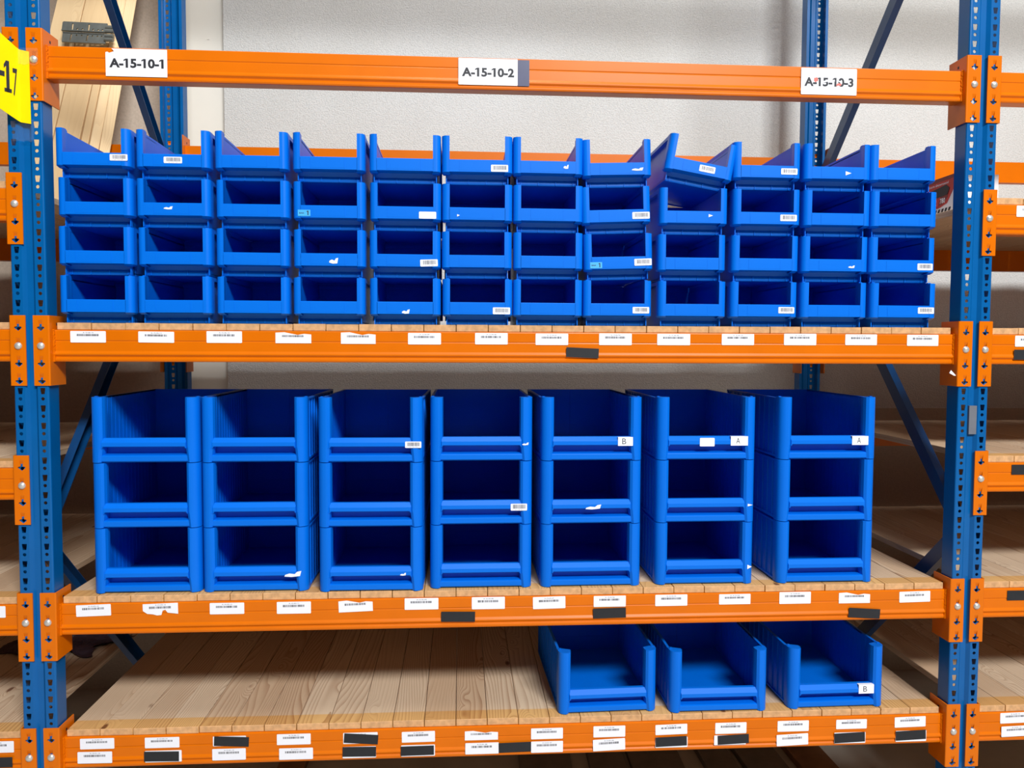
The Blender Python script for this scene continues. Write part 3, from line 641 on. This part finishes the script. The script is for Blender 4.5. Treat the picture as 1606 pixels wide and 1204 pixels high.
def on_sign(s, frac_a, frac_b, w_, h_, zc, serif=False):
    """characters on the bent sheet between two world points"""
    me = text_mesh(s, w_, h_, .01)
    if serif:
        bm = bmesh.new(); bm.from_mesh(me)
        for pts in ([(-w_*1.15, -h_/2), (w_*1.15, -h_/2), (w_*1.15, -h_*.38), (-w_*1.15, -h_*.38)], [(-w_/2, h_/2), (-w_*1.2, h_*.36), (-w_*1.2, h_*.24), (-w_/2, h_*.34)]):
            bm.faces.new([bm.verts.new((x, -.0001, z)) for x, z in pts])
        bm.to_mesh(me); bm.free()
    pa, pb = Vector(frac_a), Vector(frac_b); d = (pb - pa); n_ = Vector((-d.y, d.x, 0)).normalized()*(-1)
    for v in me.vertices:
        p = pa + d*(v.co.x/w_ + .5) + Vector((0, 0, v.co.z + zc)); v.co = V(*(p + Vector((.0014, -.0004, 0))))
    me.materials.append(M['ink']); obj('lettering', me, sg_, label='black characters on the sign')
wp = lambda t_: (-.039 - .030*t_, -.0085 - .0415*t_, 0)
on_sign('-', wp(1.02), wp(.74), .012, .014, 1.948)
on_sign('1', wp(.66), wp(.50), .016, .085, 1.943, True)
on_sign('7', wp(.33), wp(.10), .016, .076, 1.932)
for (x0, x1, z0, z1, y) in ((-.062, -.004, 1.775, 1.835, -.0042), (-.058, .014, 1.985, 2.03, -.0095)):
    bm = bmesh.new()
    g = [[bm.verts.new(V(x0 + (x1 - x0)*i/6, y - .0009*math.sin(i*2.1 + j*1.7), z0 + (z1 - z0)*j/4 + .004*math.sin(i*3.3)*(j == 0))) for i in range(7)] for j in range(5)]
    for j in range(4):
        for i in range(6): bm.faces.new((g[j][i], g[j][i + 1], g[j + 1][i + 1], g[j + 1][i]))
    obj('clear_tape', finish(bm, 'clear_tape', M['clear'], smooth=True), sg_, label='crumpled transparent tape')

# ------------------------------------------------------------------ boards leaning on the wall behind the left bay
def lean(x0, y0, x1, y1, z0, z1, wd, th, label, twist=0):
    p0, p1 = Vector((x0, y0, z0)), Vector((x1, y1, z1)); d = (p1 - p0); L = d.length; yv = d.normalized()
    xv = Vector((1, 0, 0)); xv = (xv - yv*xv.dot(yv)).normalized()
    xv = (Matrix.Rotation(math.radians(twist), 3, yv) @ xv); zv = xv.cross(yv)
    bm = bmesh.new(); lay = bm.faces.layers.float.new('board'); v = random.random()*9
    for f in box(bm, -wd/2, wd/2, 0, L, -th/2, th/2): f[lay] = v
    o = obj('timber_board', finish(bm, 'timber_board', M['timber'])); bevel(o, .0015, 1)
    o.matrix_world = Matrix(((xv.x, yv.x, zv.x, x0), (xv.y, yv.y, zv.y, y0), (xv.z, yv.z, zv.z, z0 + G), (0, 0, 0, 1)))
    return tag(o, label, 'timber', 'pale boards leaning on the wall at top left')
def board(xc, dxdz, wd, th, label, twist=0, dy=0.0):
    za, zt = 1.684, 3.05
    lean(xc + (za - 2.31)*dxdz, 1.19 + dy + (za - 2.31)*.25, xc + (zt - 2.31)*dxdz, 1.19 + dy + (zt - 2.31)*.25, za, zt, wd, th, label, twist)
board(-.538, .113, .114, .020, 'pale leaning timber board at top left, leftmost of the group')
board(-.424, .113, .104, .020, 'widest pale leaning timber board at top left, second from the left')
board(-.350, .095, .030, .030, 'narrow light timber strip leaning right of the widest board')
board(-.312, .085, .036, .018, 'brownish timber board leaning between the narrow strip and the outermost board', 18, -.008)
board(-.268, .075, .040, .018, 'pale narrow timber board leaning outermost on the right of the group', 28, -.016)

# grey slotted metal plates lying on boards level with the top beam
gt = thing('slotted_metal_bracket', 'dark grey slotted metal bracket strapped across the leaning boards above the top beam', 'bracket', (-.382, 1.186, 2.522 + G), (math.radians(-14), math.radians(1.2), 0)); gt.scale = (1.06, 1.06, 1.06)
for k_, dz in ((0, .024), (1, -.024)):
    bm = bmesh.new(); x0 = -.105 + .006*k_
    hs = []
    for x in (-.065, -.002): hs.append([(x - .003 - .003*k_, -.014), (x + .003 - .003*k_, -.014), (x + .003, .014), (x - .003, .014)])
    for x in (-.045, -.025, .016, .036, .052): hs.append(circ(x, -.010 if k_ == 0 else .010, .0035))
    plate(bm, [(x0, -.021), (.068, -.021), (.068, .021), (x0 + .004, .021), (x0, .017)], hs, -.003, .002)
    box(bm, x0, .068, -.006, -.003, (-.021 if k_ == 0 else .018), (-.018 if k_ == 0 else .021))
    obj('slotted_plate', finish(bm, 'slotted_plate', M['grey']), gt, (0, 0, dz))
bm = bmesh.new()
for z in (.026, .010, -.012, -.028): prism(bm, [(-.004 + .0095*math.cos(2*PI*i/10), z + .0085*math.sin(2*PI*i/10)) for i in range(10)], .066, .098, axis='x', smooth=range(10))
obj('hinge_barrel', finish(bm, 'hinge_barrel', M['grey']), gt)

# ------------------------------------------------------------------ red display card on the right bay
rc = thing('cardboard_box', 'red printed cardboard box with a black device picture, half hidden behind the right post', 'box', (2.880, .300, 1.6694 + G))
bm = bmesh.new(); box(bm, 0, .16, 0, .22, 0, .133)
bevel(obj('carton', finish(bm, 'carton', M['paper']), rc), .0015, 2)
bm = bmesh.new()
prism(bm, [(-.11, .022), (.035, .030), (.075, .040), (.11, .085), (.11, .1335), (-.11, .1335)], -.0006, 0, axis='y', mi=0)
prism(bm, [(-.11, .1335), (.11, .1335), (.11, .122), (-.11, .116)], -.0010, -.0006, axis='y', mi=1)
prism(bm, [(-.050, .026), (.050, .040), (.080, .062), (.070, .092), (-.04, .078)], -.0012, -.0006, axis='y', mi=1)
prism(bm, [(-.040, .028), (.025, .036), (.040, .072), (-.040, .070)], -.0016, -.0012, axis='y', mi=0)
for i in range(10): prism(bm, [(-.105 + i*.020, 0), (-.095 + i*.020, 0), (-.083 + i*.020, .024), (-.093 + i*.020, .024)], -.0012, 0, axis='y', mi=2)
prism(bm, [(-.040, .068), (.020, .066), (.078, .070), (.088, .090), (.070, .104), (.010, .098), (-.035, .094)], -.0024, -.0016, axis='y', mi=2)
bmesh.ops.recalc_face_normals(bm, faces=bm.faces[:])
add_text(bm, 'Get more showroom!', .145, .0085, .010, .111, -.0016, 3, .01)
add_text(bm, '730', .030, .010, -.012, .040, -.0020, 3, .02)
add_text(bm, '780', .030, .018, .050, .052, -.0016, 3, .02)
obj('print', finish_label(bm, 'print', [M['red'], M['darkred'], M['ink'], M['paper']]), rc, (-.0003, .11, 0), (0, 0, -PI/2), label='red print with a black device, white lettering and a striped lower border')

# ------------------------------------------------------------------ dark crumpled film on the left bay's lowest deck
bm = bmesh.new(); rr = random.Random(11); nx, ny = 26, 20
g = []
for j in range(ny + 1):
    row = []
    for i in range(nx + 1):
        u, v = i/nx - .5, j/ny - .5
        r_ = math.hypot(u*2, v*2); z = max(0, 1 - r_**2)*.030*(.5 + .5*abs(math.sin(u*21 + 3*math.sin(v*9)))) + rr.uniform(0, .004)
        row.append(bm.verts.new((u*.42 + .03*math.sin(v*8), v*.36 + .03*math.sin(u*13), z + .001)))
    g.append(row)
for j in range(ny):
    for i in range(nx):
        u, v = (i + .5)/nx - .5, (j + .5)/ny - .5
        if math.hypot(u*2, v*2) < .93 + .12*math.sin(math.atan2(v, u)*7): bm.faces.new((g[j][i], g[j][i + 1], g[j + 1][i + 1], g[j + 1][i]))
for v in [v for v in bm.verts if not v.link_faces]: bm.verts.remove(v)
o = obj('crumpled_film', finish(bm, 'crumpled_film', M['cloth']), None, (-.31, .72, DT[0] + G)); md = o.modifiers.new('solid', 'SOLIDIFY'); md.thickness = .0015; md.offset = 1
tag(o, 'dark purple crumpled film lying on the left bay lowest deck behind the post', 'film')

# ------------------------------------------------------------------ boards stored on the floor below the lowest beam
fb = [(.55, .10, 'brownboard'), (1.52, .20, 'board'), (1.76, .14, 'board'), (1.95, .20, 'board'), (2.19, .12, 'board'), (2.36, .16, 'board'), (2.56, .14, 'brownboard')]
nmz = ['brown board on the floor under the lowest deck, alone on the left', 'grey board on the floor under the lowest deck, leftmost of the right-hand row', 'grey board on the floor, second in the right-hand row under the lowest deck', 'grey board on the floor, third in the right-hand row under the lowest deck', 'grey board on the floor, fourth in the right-hand row under the lowest deck', 'grey board on the floor, fifth in the right-hand row, beside the brown one', 'brown board on the floor, rightmost of the row under the lowest deck']
for (x, w_, mt), nm in zip(fb, nmz):
    bm = bmesh.new(); box(bm, -w_/2, w_/2, -.60, .60, 0, .028)
    o = obj('floor_board', finish(bm, 'floor_board', M[mt]), None, (x, .68, .0), (0, 0, math.radians(-2 if x < 2 else 1))); bevel(o, .002, 1)
    tag(o, nm, 'board', 'boards stored on the floor')
